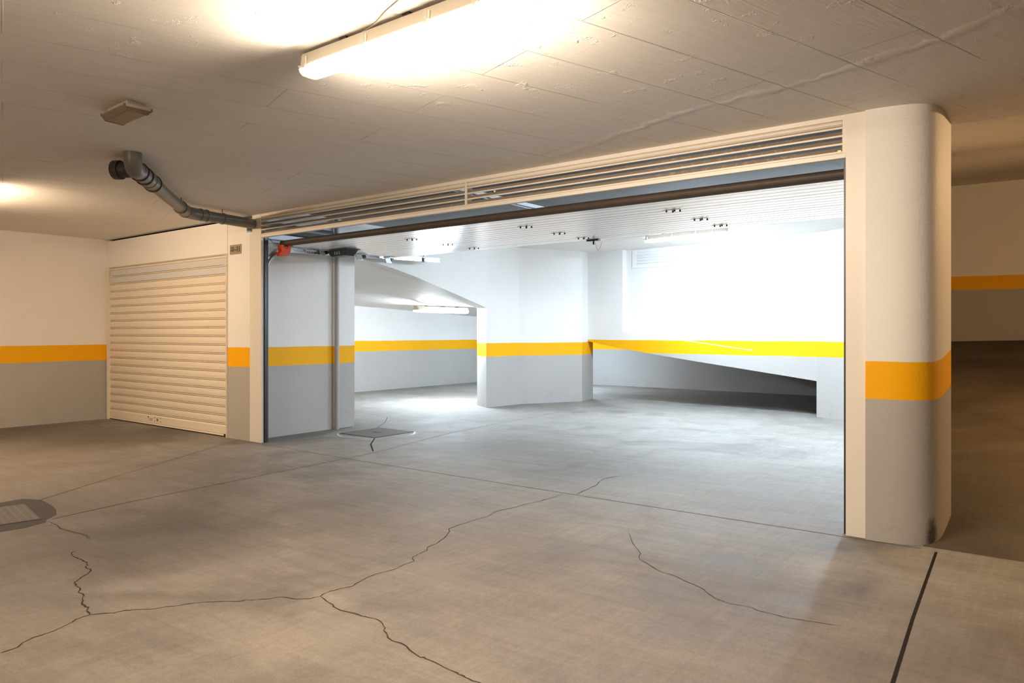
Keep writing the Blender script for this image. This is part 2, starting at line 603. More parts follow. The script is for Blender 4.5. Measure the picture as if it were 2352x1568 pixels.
# saw cuts and joints
fl.ribbon([(-6.75, 4.43), (-5.3, 4.385), (-2.83, 4.40), (-1.0, 4.425), (-0.62, 4.43)], 0.006, 0.0010, 4)
fl.ribbon([(-5.64, 1.98), (-6.044, 2.619), (-6.824, 3.927), (-7.1, 4.44)], 0.006, 0.0010, 4)
fl.ribbon([(-5.02, 1.85), (-5.106, 2.366), (-5.318, 4.748), (-5.686, 6.322), (-5.842, 8.27), (-5.95, 9.4)], 0.007, 0.0010, 4)
fl.ribbon([(-6.045, 5.42), (-5.75, 5.10), (-5.397, 4.818)], 0.014, 0.0011, 2)
fl.ribbon([(-6.70, 6.05), (-7.0, 6.45), (-7.41, 6.874)], 0.008, 0.0011, 4)
fl.ribbon([(-0.548, 4.41), (-0.497, 3.333), (-0.458, 2.675), (-0.40, 1.7)], 0.013, 0.0012, 2)
# the fresher concrete around the grating by the shutter and the mortar around the inner cover
fl.face([(x, y, 0.0006) for x, y in [(-5.72, 1.25), (-4.93, 1.25), (-4.929, 1.543), (-4.916, 1.671), (-4.965, 1.80),
                                     (-5.013, 1.81), (-5.114, 1.909), (-5.27, 1.965), (-5.426, 1.994), (-5.649, 2.016), (-5.80, 1.95)]], 5)
for a0, a1, rr in ((-152, -62, 0.43), (8, 52, 0.44)):
    ring_o, ring_i = [], []
    for k in range(25):
        u = k / 24
        a = math.radians(a0 + (a1 - a0) * u)
        th = 0.028 * math.sin(math.pi * u) ** 0.6 * random.uniform(0.7, 1.1)
        r0 = rr + 0.012 * math.sin(6 * a) + random.uniform(-0.003, 0.003)
        ring_o.append((-6.37 + (r0 + th) * math.cos(a), 5.74 + (r0 + th) * math.sin(a), 0.0008))
        ring_i.append((-6.37 + r0 * math.cos(a), 5.74 + r0 * math.sin(a), 0.0008))
    for k in range(24):
        fl.face([ring_i[k], ring_o[k], ring_o[k + 1], ring_i[k + 1]], 6)
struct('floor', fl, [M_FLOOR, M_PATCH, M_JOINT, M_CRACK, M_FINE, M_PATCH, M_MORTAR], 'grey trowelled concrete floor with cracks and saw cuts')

RS = 0.1197
rp = MB()
rp.face([(-0.62, 4.49, 0), (4.6, 4.49, 0), (4.6, 14.6, RS * 10.11), (div_out(14.6) - 0.1, 14.6, RS * 10.11), (-0.70, 4.95, RS * 0.46)])
struct('floor_ramp', rp, [M_RAMP], 'brown rough concrete ramp rising behind the column')

# ------------------------------------------------------------------ setting: ceilings
ce = MB()
ce.box(-10.5, 4.6, -4.1, 4.50, CZ, 2.6)
ce.box(-0.9, 4.6, 4.50, 5.08, CZ, 2.6)


def plaster_seam(pts, w):
    P = []
    for a, b in zip(pts, pts[1:]):
        n = max(2, int(math.hypot(b[0] - a[0], b[1] - a[1]) / 0.05))
        for k in range(n):
            u = k / n
            P.append((a[0] + (b[0] - a[0]) * u, a[1] + (b[1] - a[1]) * u))
    P.append(pts[-1])
    rows = []
    for i, (x, y) in enumerate(P):
        ww = w * random.uniform(0.45, 1.4)
        hh = random.uniform(0.0006, 0.0034) * min(1.0, w / 0.04)
        j = random.uniform(-0.022, 0.022) * min(1.0, w / 0.04)
        dx, dy = (0.3, 0.95)
        rows.append([(x - dx * ww, y - dy * ww + j, CZ + 0.001), (x - dx * ww * 0.4, y - dy * ww * 0.4 + j, CZ - hh),
                     (x + dx * ww * 0.3, y + dy * ww * 0.3 + j, CZ - hh * 0.8), (x + dx * ww, y + dy * ww + j, CZ + 0.001)])
    ce.grid(rows, 0, True)


plaster_seam([(0.4, 3.2), (-0.129, 3.378), (-0.427, 3.563), (-0.776, 3.676), (-1.038, 3.774), (-1.382, 3.807), (-1.791, 3.884), (-2.338, 4.09), (-3.1, 4.35)], 0.06)
plaster_seam([(-2.6, 2.12), (-3.099, 2.279), (-3.43, 2.38), (-4.744, 2.862), (-6.775, 3.587), (-8.17, 4.073)], 0.018)
struct('ceiling', ce, [M_CEIL], 'off-white plastered concrete aisle ceiling')

cg = MB()
cg.prism([(-7.4, 6.6), (div_in(6.6) + 0.1, 6.6), (div_in(11.2) + 0.1, 11.2), (-7.4, 11.2)], 2.54, 2.7)
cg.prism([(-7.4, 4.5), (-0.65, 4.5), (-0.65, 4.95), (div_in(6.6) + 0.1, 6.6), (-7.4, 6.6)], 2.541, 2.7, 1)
struct('ceiling_garage', cg, [M_CEIL, M_CEIL_SHADED], 'white ceiling inside the open garage')
cr = MB()
RC = 0.1275
rows = []
for k in range(13):
    y = 5.08 + k * 0.8
    rows.append([(div_out(y) - 0.15, y, CZ + RC * (y - 5.08)), (4.6, y, CZ + RC * (y - 5.08))])
cr.grid(rows, 0, False)
cr.face([(div_out(5.08) - 0.15, 5.08, CZ), (4.6, 5.08, CZ), (4.6, 5.08, 2.62), (div_out(5.08) - 0.15, 5.08, 2.62)])
struct('ceiling_ramp', cr, [M_CEIL], 'sloping ceiling over the ramp')

# ------------------------------------------------------------------ setting: walls
struct('wall_left', B(-10.5, -10.3, -4.1, 4.8, 0, CZ), [M_WALL], 'left aisle wall, white over an orange band over grey')
struct('wall_right', B(4.6, 4.8, -4.1, 14.6, 0, 4.0), [M_WALL])
struct('wall_behind', B(-10.5, 4.8, -4.3, -4.1, 0, CZ), [M_WALL])
w = MB()
w.box(-10.3, -7.37, FY - 0.006, 4.62, 2.035, 2.385)            # lintel over the shutter
w.box(-7.37, -6.945, FY, 4.60, 0, 2.235)                   # pier
w.box(-7.37, -7.0, FY, 4.60, 2.235, 2.395)
w.box(-10.3, -10.285, FY, 4.62, 0, 2.035)
struct('wall_front', w, [M_WALL], 'facade pier and lintel around the roller shutter')
struct('wall_shutter_back', B(-10.3, -7.37, 4.62, 4.8, 0, CZ), [M_PLAIN])
w = MB()
w.prism([(-7.37, 4.60), (-7.0, 4.60), (-7.04, 5.98), (-7.37, 5.98)], 0, 2.54)
w.box(-11.3, -7.37, 5.6, 5.98, 0, 2.54)
struct('wall_garage_left', w, [M_WALL], 'left wall inside the garage with yellow band')

# header over the alcove, with a sloping lower edge
w = MB()
E_ = [(5.98, 2.115), (6.3, 2.07), (6.646, 2.017), (7.05, 1.935), (7.478, 1.83), (8.0, 1.70), (8.62, 1.54)]
for (ya, za), (yb, zb) in zip(E_, E_[1:]):
    for x in (-7.08, -7.28):
        w.face([(x, ya, za), (x, yb, zb), (x, yb, 2.56), (x, ya, 2.56)])
    w.face([(-7.08, ya, za), (-7.28, ya, za), (-7.28, yb, zb), (-7.08, yb, zb)])
w.face([(-7.08, 8.62, 1.54), (-7.28, 8.62, 1.54), (-7.28, 8.62, 2.56), (-7.08, 8.62, 2.56)])
struct('wall_header', w, [M_PLAIN], 'white beam over the alcove with a sloping underside')


def edge_z(y):
    if y <= E_[0][0]:
        return E_[0][1] + (E_[0][0] - y) * 0.14
    for (ya, za), (yb, zb) in zip(E_, E_[1:]):
        if y <= yb:
            return za + (zb - za) * (y - ya) / (yb - ya)
    return min(1.85, E_[-1][1] + 0.15 * (y - E_[-1][0]))


ca = MB()
rows = []
for k in range(28):
    y = 5.9 + k * 0.315
    zl = 1.687 - 0.0405 * (y - 9.385)
    zr = edge_z(y)
    rows.append([(-11.1 + 3.85 * u / 8, y, zl + (zr - zl) * (u / 8) ** 1.3) for u in range(9)])
ca.grid(rows, 0, True)
struct('ceiling_alcove', ca, [M_CEIL], 'low twisted underside of the upper ramp over the alcove')
struct('wall_alcove', B(-11.3, -11.04, 5.6, 14.5, 0, 2.4), [M_WALL], 'far alcove wall with yellow band')
struct('wall_rear', B(-11.3, -1.6, 14.03, 14.3, 0, 2.4), [M_WALL], 'rear wall under the ramp')

w = MB()
w.prism([(-7.14, 8.68), (-7.06, 9.43), (-6.52, 10.48), (-6.62, 11.0), (-7.5, 11.0), (-7.51, 8.9)], 0, 2.56)
struct('wall_pillar', w, [M_WALL], 'white bent pillar wall with yellow band')

# the ramp mass at the back of the garage: front face with a recess, sloping underside
P0, P1 = Vector((-6.62, 10.752)), Vector((-2.74, 10.499))
AX = (P1 - P0)
nrm = Vector((-AX.y, AX.x)).normalized()


def onp(x, back=0.0):
    u = (x - P0.x) / AX.x
    y = P0.y + AX.y * u
    return x + nrm.x * back, y + nrm.y * back


def low(x):
    pts = [(-6.8, 1.06), (-6.126, 0.932), (-5.294, 0.816), (-4.534, 0.717), (-3.836, 0.632), (-2.738, 0.494)]
    for (a, za), (b, zb) in zip(pts, pts[1:]):
        if x <= b:
            return za + (zb - za) * (x - a) / (b - a)
    return pts[-1][1]


def sill(x):
    return 1.174 + (0.899 - 1.174) * (x + 5.868) / (-3.638 + 5.868)


w = MB()
xs = [-6.62, -6.126, -5.868, -5.294, -4.534, -3.836, -3.638, -2.74]
TOP = 2.56
D = 0.12
for a, b in zip(xs, xs[1:]):
    inrec = a >= -5.87 and b <= -3.63
    ta, tb = (sill(a), sill(b)) if inrec else (TOP, TOP)
    w.face([(*onp(a), low(a)), (*onp(b), low(b)), (*onp(b), tb), (*onp(a), ta)])
    if inrec:
        w.face([(*onp(a, D), sill(a)), (*onp(b, D), sill(b)), (*onp(b, D), TOP), (*onp(a, D), TOP)])
        w.face([(*onp(a), sill(a)), (*onp(b), sill(b)), (*onp(b, D), sill(b)), (*onp(a, D), sill(a))], 1)
    w.face([(*onp(a), low(a)), (*onp(b), low(b)), (b, 14.1, low(b) - 0.02), (a, 14.1, low(a) - 0.02)])
for x in (-5.868, -3.638):
    w.face([(*onp(x), sill(x)), (*onp(x, D), sill(x)), (*onp(x, D), TOP), (*onp(x), TOP)])
w.face([(-2.74, 10.499, 0), (-1.6, 9.85, 0), (-1.6, 9.85, TOP), (-2.74, 10.499, TOP)])
w.face([(-2.74, 10.499, 0), (-2.74, 10.499, 0.52), (-2.72, 14.1, 0.5), (-2.72, 14.1, 0)])
struct('wall_back', w, [M_WALL_REAR, M_PLAIN], 'white ramp mass at the back of the garage, recessed, with sloping underside')

w = MB()
w.prism([(-0.72, 4.95), (-0.59, 4.95), (div_out(13.4), 13.4), (div_in(13.4), 13.4)], 0, 4.0)
struct('wall_divider', w, [M_WALL])
w = MB()
w.prism([(-2.7, 12.83), (4.6, 14.22), (4.6, 14.5), (-2.7, 13.1)], 0.7, 4.2)
struct('wall_ramp_end', w, [M_WALL_RAMP], 'shaded wall at the head of the ramp with orange band')

# ------------------------------------------------------------------ rounded column right of the garage
c = MB()
fp = [(-0.898, 4.440)]
for x, y in ((-0.82, 4.446), (-0.763, 4.452), (-0.715, 4.461), (-0.671, 4.476), (-0.632, 4.498), (-0.602, 4.526), (-0.58, 4.558), (-0.566, 4.60), (-0.557, 4.65), (-0.552, 4.71)):
    fp.append((x, y))
fp += [(-0.55, 4.85), (-0.55, 5.05), (-0.898, 5.05)]
NZ = 24
ring = lambda z: [(x, y, z) for x, y in fp]
c.grid([ring(CZ * k / NZ) for k in range(NZ + 1)], 0, True, True)
c.face(list(reversed(ring(0))))
c.face(ring(CZ))
col = c.build('column', [M_COLUMN])
sh = col.modifiers.new('edges', 'EDGE_SPLIT')
sh.split_angle = math.radians(50)
tag(col, 'thick white column with rounded corner, orange band and grey foot, right of the garage opening', 'column')

# ------------------------------------------------------------------ garage door frame and louvers
fr = thing('garage_door_frame', 'beige steel door frame around the wide open garage opening', 'door frame', (-3.87, FY, 0))
o_ = fr.location
p = MB()
p.box(-6.94, -6.735, FY - 0.004, FY + 0.03, 0, 2.235)
p.box(-6.895, -6.735, FY - 0.004, FY + 0.03, 2.235, CZ)
p.build('post', [M_BEIGE], fr, o_, 0.002)
B(-1.005, -0.899, FY - 0.004, FY + 0.03, 0, CZ).build('post', [M_BEIGE], fr, o_, 0.002)
for z0, z1 in ((2.163, 2.191), (2.382, CZ)):
    B(-6.735, -1.005, FY - 0.002, FY + 0.035, z0, z1).build('header_bar', [M_BEIGE], fr, o_, 0.0015)
B(-3.895, -3.872, FY - 0.002, FY + 0.035, 2.191, 2.382).build('mullion', [M_BEIGE], fr, o_, 0.001)
for xa, xb in ((-6.755, -6.72), (-1.022, -0.99)):
    g = B(xa, xb, FY + 0.032, FY + 0.062, 0, 2.16).build('rubber_gasket', [M_BLACK], fr, o_)
    g['label'] = 'black rubber gasket'
for xa, xb in ((-6.80, -6.735), (-1.03, -0.98)):
    B(xa, xb, FY + 0.065, FY + 0.085, 0, 2.15).build('seal_strip', [M_RUBBER], fr, o_)['label'] = 'brown seal strip'

lip_prof = [(-0.004, 0.0), (-0.004, 0.010), (0.0, 0.012), (0.004, 0.010), (0.004, 0.0)]
blade_prof = [(0.002, 0.009), (0.004, 0.012), (0.046, 0.043), (0.048, 0.040), (0.006, 0.007)]


def louver(x0, x1, label):
    g = thing('louver_grille', label, 'vent', ((x0 + x1) / 2, FY, 2.19), 0, 'louver grilles over the garage opening')
    for zz in (2.1925, 2.239, 2.2855, 2.332):
        m = MB()
        m.extrude_x([(FY + 0.004 + a, zz + b) for a, b in lip_prof], x0 + 0.002, x1 - 0.002)
        m.extrude_x([(FY + 0.004 + a, zz + b) for a, b in blade_prof], x0 + 0.002, x1 - 0.002, 1)
        m.build('slat', [M_BEIGE, M_SLAT], g, g.location)
    m = MB()
    roll = [(FY + 0.012 - 0.014 * math.sin(math.pi * k / 8), 2.350 + 0.033 * k / 8) for k in range(9)]
    m.extrude_x(roll + [(FY + 0.03, 2.383), (FY + 0.03, 2.35)], x0 + 0.002, x1 - 0.002, smooth=False)
    m.build('top_fillet', [M_BEIGE], g, g.location)
    for xa in (x0, x1 - 0.004):
        B(xa, xa + 0.004, FY + 0.001, FY + 0.055, 2.19, 2.383).build('side_cheek', [M_SLAT], g, g.location)
    return g


louver(-6.735, -3.895, 'left louver grille above the open garage, nearer the drain pipe')
lr = louver(-3.872, -1.022, 'right louver grille above the open garage, reaching the column')
B(-1.052, -1.030, FY + 0.004, FY + 0.02, 2.194, 2.212).build('latch', [M_BRASS], lr, lr.location, 0.002)['label'] = 'small brass latch'
B(-1.022, -1.005, FY - 0.002, FY + 0.035, 2.191, 2.382).build('end_stile', [M_BEIGE], fr, o_)

# ------------------------------------------------------------------ roller shutter
rs = thing('roller_shutter', 'closed cream roller shutter with two grey translucent slats, at the left', 'shutter', (-8.83, 4.5, 0))
o_ = rs.location
X0, X1 = -10.245, -7.392
YS = FY + 0.012


def slat_profile(z):
    pts = [(0.018, 0.0), (0.018, 0.0065), (0.001, 0.007), (0.0, 0.0115), (0.001, 0.016), (0.018, 0.0165), (0.018, 0.0225)]
    for k in range(7):
        u = k / 6
        pts.append((0.004 - 0.0055 * math.sin(math.pi * (0.10 + 0.80 * u)), 0.023 + 0.0745 * u))
    pts += [(0.018, 0.098)]
    return [(YS + a, z + b) for a, b in pts]


cu = MB()
for k in range(19):
    if k in (17, 18):
        continue
    cu.extrude_x(slat_profile(0.133 + 0.098 * k), X0, X1, closed=False)
for zz in (0.133 + 0.098 * 19, 0.133 + 0.098 * 19 + 0.03):
    cu.extrude_x([(YS + 0.01, zz), (YS, zz + 0.004), (YS, zz + 0.024), (YS + 0.01, zz + 0.028)], X0, X1, closed=False)
cu.face([(X0, YS + 0.019, 0.1), (X1, YS + 0.019, 0.1), (X1, YS + 0.019, 2.06), (X0, YS + 0.019, 2.06)])
cu.build('slat_curtain', [M_SHUTTER], rs, o_)
for k in (17, 18):
    m = MB()
    z = 0.133 + 0.098 * k
    m.extrude_x(slat_profile(z)[:7], X0, X1, 1, closed=False)
    m.extrude_x(slat_profile(z)[7:], X0 + 0.03, X1 - 0.01, 0, closed=False)
    m.build('translucent_slat', [M_VISION, M_SHUTTER], rs, o_)['label'] = 'grey translucent slat'
bb = MB()
bb.extrude_x([(YS + 0.012, 0.012), (YS - 0.004, 0.012), (YS - 0.005, 0.018), (YS - 0.001, 0.022), (YS - 0.001, 0.032), (YS - 0.005, 0.035),
              (YS - 0.006, 0.118), (YS - 0.001, 0.122), (YS + 0.004, 0.132), (YS + 0.012, 0.133)], X0, X1)
bar = bb.build('bottom_bar', [M_SHUTTER], rs, o_)
B(X0, X1, YS - 0.002, YS + 0.012, 0.0, 0.012).build('bottom_seal', [M_BLACK], rs, o_)
B(X1 - 0.06, X1 + 0.005, YS - 0.012, YS + 0.01, 0.003, 0.036).build('end_stop', [M_BLACK], rs, o_, 0.003)['label'] = 'black end stop'
lk = MB()
lk.tube([(-8.94, YS - 0.004, 0.083), (-8.94, YS - 0.013, 0.083)], [0.019, 0.016], 20)
lock = lk.build('lock_cylinder', [M_BRASS], bar, o_)
lock['label'] = 'round brass lock cylinder'
for dx in (-0.075, 0.075):
    for dz in (-0.022, 0.022):
        sm = MB()
        sm.tube([(-8.94 + dx, YS - 0.005, 0.083 + dz), (-8.94 + dx, YS - 0.009, 0.083 + dz)], 0.006, 10)
        sm.build('screw', [M_INK], bar, o_)
st = MB()
st.box(-9.185, -9.045, YS - 0.0075, YS - 0.006, 0.050, 0.114)
st.face([(-9.183, YS - 0.008, 0.112), (-9.183, YS - 0.008, 0.082), (-9.152, YS - 0.008, 0.112)], 1)
for zz, xa, xb in ((0.088, -9.148, -9.06), (0.079, -9.14, -9.055), (0.068, -9.165, -9.075), (0.060, -9.15, -9.06)):
    st.face([(xa, YS - 0.008, zz), (xb, YS - 0.008, zz), (xb, YS - 0.008, zz + 0.004), (xa, YS - 0.008, zz + 0.004)], 2)
st.build('sticker', [M_STICKER, M_INK, M_PVC], bar, o_)['label'] = 'small white sticker'
for xa, xb, nm in ((-10.285, -10.243, 1), (-7.394, -7.366, 0)):
    m = MB()
    m.box(xa, xb, FY - 0.012, FY + 0.03, 0, 2.035)
    m.box(xa + 0.01, xb - 0.008, FY - 0.018, FY - 0.012, 0, 2.035)
    m.build('guide_rail', [M_SHUTTER], rs, o_, 0.002)
    m = B(xa - 0.004, xb + 0.012 if nm else xb + 0.004, FY - 0.024, FY - 0.012, 1.93, 1.945)
    if not nm:
        m = B(xa - 0.014, xb + 0.004, FY - 0.024, FY - 0.012, 1.90, 1.915)
    m.build('rail_stop', [M_SHUTTER], rs, o_, 0.002)

# ------------------------------------------------------------------ number plate
sg = thing('number_plate', 'small brown plate with black segment characters on the pier beside the shutter', 'sign', (-7.2085, FY, 2.071))
o_ = sg.location
B(-7.318, -7.099, FY - 0.006, FY, 2.018, 2.122).build('plate', [M_PLATE], sg, o_, 0.001)
# seven-segment strokes: top, upper right, lower right, bottom, middle
tx = MB()


def seg(x0, x1, z0, z1):
    tx.box(x0, x1, FY - 0.0085, FY - 0.006, z0, z1)


def glyph(x, w, kind, zb=2.044, hgt=0.052):
    s = 0.0062
    zm, zt = zb + hgt * 0.42, zb + hgt
    if kind == 'A':
        seg(x, x + w, zt - s, zt)
        seg(x + w - s, x + w, zb, zt)
        seg(x + 0.002, x + w, zm - s / 2, zm + s / 2)
        seg(x, x + s * 0.8, zb + 0.004, zm - 0.004)
    elif kind == '1':
        seg(x + w - s, x + w, zb, zt)
        seg(x + w - 0.015, x + w, zt - s, zt)
    elif kind == '-':
        seg(x, x + w, zm - s * 0.7, zm + s * 0.7)
    elif kind == '3':
        seg(x, x + w, zt - s, zt)
        seg(x, x + w, zm + 0.004 - s / 2, zm + 0.004 + s / 2)
        seg(x, x + w, zb, zb + s)
        seg(x + w - s, x + w, zb, zt)


glyph(-7.297, 0.031, 'A')
glyph(-7.263, 0.024, '1')
glyph(-7.230, 0.026, '-')
glyph(-7.195, 0.031, 'A')
glyph(-7.155, 0.032, '3')
tx.build('lettering', [M_INK], sg, o_)['label'] = 'black characters reading A1-A3'


# ------------------------------------------------------------------ fluorescent lamps
def make_lamp(label, lit, loc, rotz=0.0, length=1.26, group='fluorescent tube lamps'):
    """origin on the ceiling, the lamp runs along local x"""
    g = thing('fluorescent_lamp', label, 'lamp', loc, rotz, group)
    h = length / 2
    m = MB()
    m.extrude_x([(-0.036, -0.014), (0.036, -0.014), (0.046, -0.068), (-0.046, -0.068)], -h + 0.008, h - 0.008)
    m.extrude_x([(-0.047, -0.066), (0.047, -0.066), (0.051, -0.071), (0.047, -0.076), (-0.047, -0.076), (-0.051, -0.071)], -h - 0.004, h + 0.004)
    m.build('housing', [M_LAMPBODY], g, None, 0.002)
    for x in (-0.36, 0.02, 0.38):
        B(x - 0.02, x + 0.02, -0.03, 0.03, -0.016, 0.0).build('standoff_clip', [M_BLACK], g)
    e = 0.075
    prof = [(-0.042, -0.075), (-0.054, -0.085), (-0.049, -0.098), (-0.034, -0.110), (0.034, -0.110), (0.049, -0.098), (0.054, -0.085), (0.042, -0.075)]
    m = MB()
    for k in range(7):
        m.extrude_x(prof[k:k + 2], -h + e, h - e, (0, 1, 1, 0, 1, 1, 0)[k], closed=False)
    m.build('lit_diffuser', lit, g)['label'] = 'glowing white diffuser'
    for sx in (-1, 1):
        m = MB()
        xa, xb = (h - e) * sx, h * sx
        m.extrude_x(prof, xa, xb - sx * 0.004, closed=False)
        m.face([(xb - sx * 0.004, y, z) for y, z in prof])
        m.build('diffuser_end', [M_FROST], g)['label'] = 'frosted clear diffuser end'
    for k in range(5):
        x = -h + 0.03 + (length - 0.06) * (0, 0.325, 0.62, 0.82, 1)[k]
        for sy in (-1, 1):
            m = MB()
            m.box(x - 0.011, x + 0.011, sy * 0.047 - 0.005, sy * 0.047 + 0.005, -0.084, -0.03)
            m.box(x + 0.013, x + 0.019, sy * 0.048 - 0.005, sy * 0.048 + 0.005, -0.070, -0.034)
            m.build('clip', [M_LAMPBODY], g, None, 0.001)
    return g


make_lamp('lit fluorescent lamp on the aisle ceiling, at the top of the photo', M_LIT_AISLE, (-2.07, 2.028, CZ))
make_lamp('lit fluorescent lamp at the far left end of the aisle ceiling, outside the frame', M_LIT_FAR, (-7.72, 2.05, CZ))
make_lamp('lit fluorescent lamp on the garage ceiling before the recessed back wall', M_LIT_GARAGE, (-4.07, 9.2, 2.54), math.radians(-8), 1.3)
make_lamp('lit fluorescent lamp under the low alcove ceiling left of the pillar', M_LIT_ALCOVE, (-8.22, 8.84, 1.60), math.radians(91), 1.27)
make_lamp('added fill lamp on the garage ceiling, unseen behind the right jamb', M_FILL_SIDE, (-1.45, 7.95, 2.54), math.radians(97), 1.26)
make_lamp('added fill lamp behind the pillar, out of sight', M_FILL_PILLAR, (-8.3, 12.45, 1.60), math.radians(90), 1.1)
make_lamp('added fill lamp on the aisle ceiling behind the camera', M_FILL_NEAR, (-2.9, -2.4, CZ))
make_lamp('lit fluorescent lamp over the ramp, hidden to the right of the frame', M_LIT_RAMP, (1.3, 7.2, CZ + RC * 2.12 - 0.012), 0.0, 1.26)

cb = MB()
cb.tube([(-2.36, 2.03, CZ - 0.012), (-2.33, 2.015, CZ - 0.007), (-2.206, 1.985, CZ - 0.004), (-2.10, 1.94, CZ - 0.005), (-1.995, 1.906, CZ - 0.004), (-1.86, 1.85, CZ - 0.004)], 0.004, 8)
tag(cb.build('lamp_cable', [M_WIRE]), 'thin pale cable running over the ceiling from the large lamp', 'cable')

# ------------------------------------------------------------------ emergency light
em = thing('emergency_light', 'small unlit emergency light on the ceiling above the drain pipe', 'light', (-4.13, 1.885, CZ), math.radians(-2))
B(-0.125, 0.125, -0.045, 0.055, -0.03, 0.0).build('base', [M_EMERG], em, None, 0.004)
m = MB()
prof = [(-0.068, -0.030), (-0.068, -0.036), (-0.046, -0.062), (0.05, -0.066), (0.078, -0.040), (0.078, -0.030)]
m.extrude_x(prof, -0.150, 0.150)
m.build('lens_cover', [M_EMLENS], em, None, 0.004)['label'] = 'smoky tinted lens cover'
for s_ in (-1, 1):
    B(s_ * 0.152 - 0.006, s_ * 0.152 + 0.006, -0.06, 0.07, -0.042, -0.024).build('end_cap', [M_EMERG], em, None, 0.004)

# ------------------------------------------------------------------ drain pipe
dp = thing('drain_pipe', 'grey plastic drain pipe bending under the ceiling to the garage corner', 'pipe', (-5.15, 2.40, CZ))
o_ = dp.location
zp = 2.315
d1 = Vector((-6.75 + 5.15, 3.66 - 2.40, 0)).normalized()
S = Vector((-5.15, 2.40, zp))
R_ = 0.055


def bend(a, b, c, n=8, r=0.13):
    """rounded path around corner b"""
    a, b, c = Vector(a), Vector(b), Vector(c)
    p, q = b + (a - b).normalized() * r, b + (c - b).normalized() * r
    return [p * (1 - t) ** 2 + b * 2 * t * (1 - t) + q * t * t for t in [k / n for k in range(n + 1)]]


K = Vector((-6.72, 3.64, zp))
EN = Vector((-6.885, 4.56, zp))
top = Vector((S.x, S.y, CZ + 0.01))
m = MB()
m.tube([top] + bend(top, S - Vector((0, 0, 0.01)), S + d1, 8, 0.085) + [S + d1 * 0.17], R_ + 0.004, 20)
m.build('top_elbow', [M_PVC], dp, o_)
b1 = bend(S, K, EN, 8, 0.12)
m = MB()
m.tube([S + d1 * 0.13, b1[0]], R_ - 0.003, 20)
m.build('diagonal_run', [M_PVC], dp, o_)
m = MB()
m.tube([S + d1 * 0.12, S + d1 * 0.60], R_ + 0.006, 20)
m.tube([S + d1 * 0.46, S + d1 * 0.475], R_ + 0.010, 20)
m.build('coupling', [M_PVC], dp, o_)
m = MB()
m.tube([b1[0] - d1 * 0.20] + b1 + [b1[-1] + (EN - K).normalized() * 0.10], R_ + 0.003, 20)
m.build('lower_elbow', [M_PVC], dp, o_)
m = MB()
m.tube([b1[-1], EN, Vector((-6.885, 5.5, zp - 0.01))], R_ - 0.002, 20)
m.build('garage_run', [M_PVC], dp, o_)
for dist in (0.19, 0.33, 0.60):
    q = S + d1 * dist
    MB().tube([q - d1 * 0.009, q + d1 * 0.009], R_ + 0.014, 20).build('rubber_ring', [M_PVCDARK], dp, o_)['label'] = 'black rubber ring'
e2 = (EN - K).normalized()
for q, dd in ((b1[0] - d1 * 0.19, d1), (b1[0] + d1 * 0.03, d1), (b1[-1] + e2 * 0.03, e2), (b1[-1] + e2 * 0.10, e2)):
    MB().tube([q - dd * 0.007, q + dd * 0.007], R_ + 0.008, 20).build('socket_lip', [M_PVC], dp, o_)
bd = Vector((-0.86, -0.5, 0)).normalized()
q = S + d1 * 0.10
m = MB()
m.tube([q, q + bd * 0.16], R_ + 0.001, 20)
br_ = m.build('side_branch', [M_PVCDARK], dp, o_)
m = MB()
m.tube([q + bd * 0.115, q + bd * 0.165, q + bd * 0.17], [R_ + 0.012, R_ + 0.012, R_ + 0.006], 20)
m.build('branch_cap', [M_PVCDARK], br_, o_)['label'] = 'black end cap'
for q, dd in ((b1[0] - d1 * 0.16, d1), (b1[-1] + e2 * 0.30, e2)):
    m = MB()
    m.tube([q - dd * 0.006, q + dd * 0.006], R_ + 0.005, 20)
    cl = m.build('pipe_clamp', [M_PVC], dp, o_)
    m = MB()
    m.tube([q + Vector((0, 0, R_)), Vector((q.x, q.y, CZ))], 0.005, 8)
    m.build('threaded_rod', [M_PVCDARK], cl, o_)

m = MB()
m.tube([(-6.985, 5.66, 0.0), (-6.985, 5.66, 2.54)], 0.028, 14)
tag(m.build('downpipe', [M_TAUPE]), 'thin grey vertical pipe on the left inner garage wall', 'pipe')
m = MB()
m.box(-6.995, -6.94, 4.62, 5.6, 2.19, 2.25)
tag(m.build('cable_trunking', [M_STEELPLATE], None, None, 0.003), 'white trunking along the inner garage wall above the door track', 'trunking')

# ------------------------------------------------------------------ sectional door, rolled up under the ceiling
DZ = 2.10
dr = thing('sectional_door', 'white sectional garage door rolled up flat under the ceiling', 'door', (-3.87, 4.72, DZ))
o_ = dr.location
XL, XR = -6.70, -0.965
joints = [4.725, 5.17, 5.70, 6.13, 6.33]
for ya, yb in zip(joints, joints[1:]):
    prof = [(ya + 0.002, DZ + 0.04), (ya + 0.002, DZ + 0.006), (ya + 0.008, DZ)]
    n = max(1, int(round((yb - ya) / 0.105)))
    for k in range(1, n):
        y = ya + (yb - ya) * k / n
        prof += [(y - 0.006, DZ), (y - 0.001, DZ + 0.004), (y + 0.003, DZ + 0.004), (y + 0.004, DZ)]
    prof += [(yb - 0.008, DZ), (yb - 0.002, DZ + 0.006), (yb - 0.002, DZ + 0.04)]
    MB().extrude_x(prof, XL, XR).build('panel', [M_DOORPANEL], dr, o_)
m = MB()
sp = []
for k in range(10):
    a = math.radians(90 + 180 * k / 9)
    sp.append((4.715 + 0.032 * math.cos(a), DZ + 0.022 + 0.032 * math.sin(a)))
m.extrude_x(sp + [(4.73, DZ - 0.01), (4.73, DZ + 0.054)], XL - 0.03, XR, smooth=False)
m.build('bottom_seal', [M_RUBBER], dr, o_)['label'] = 'dark brown rubber bottom seal'
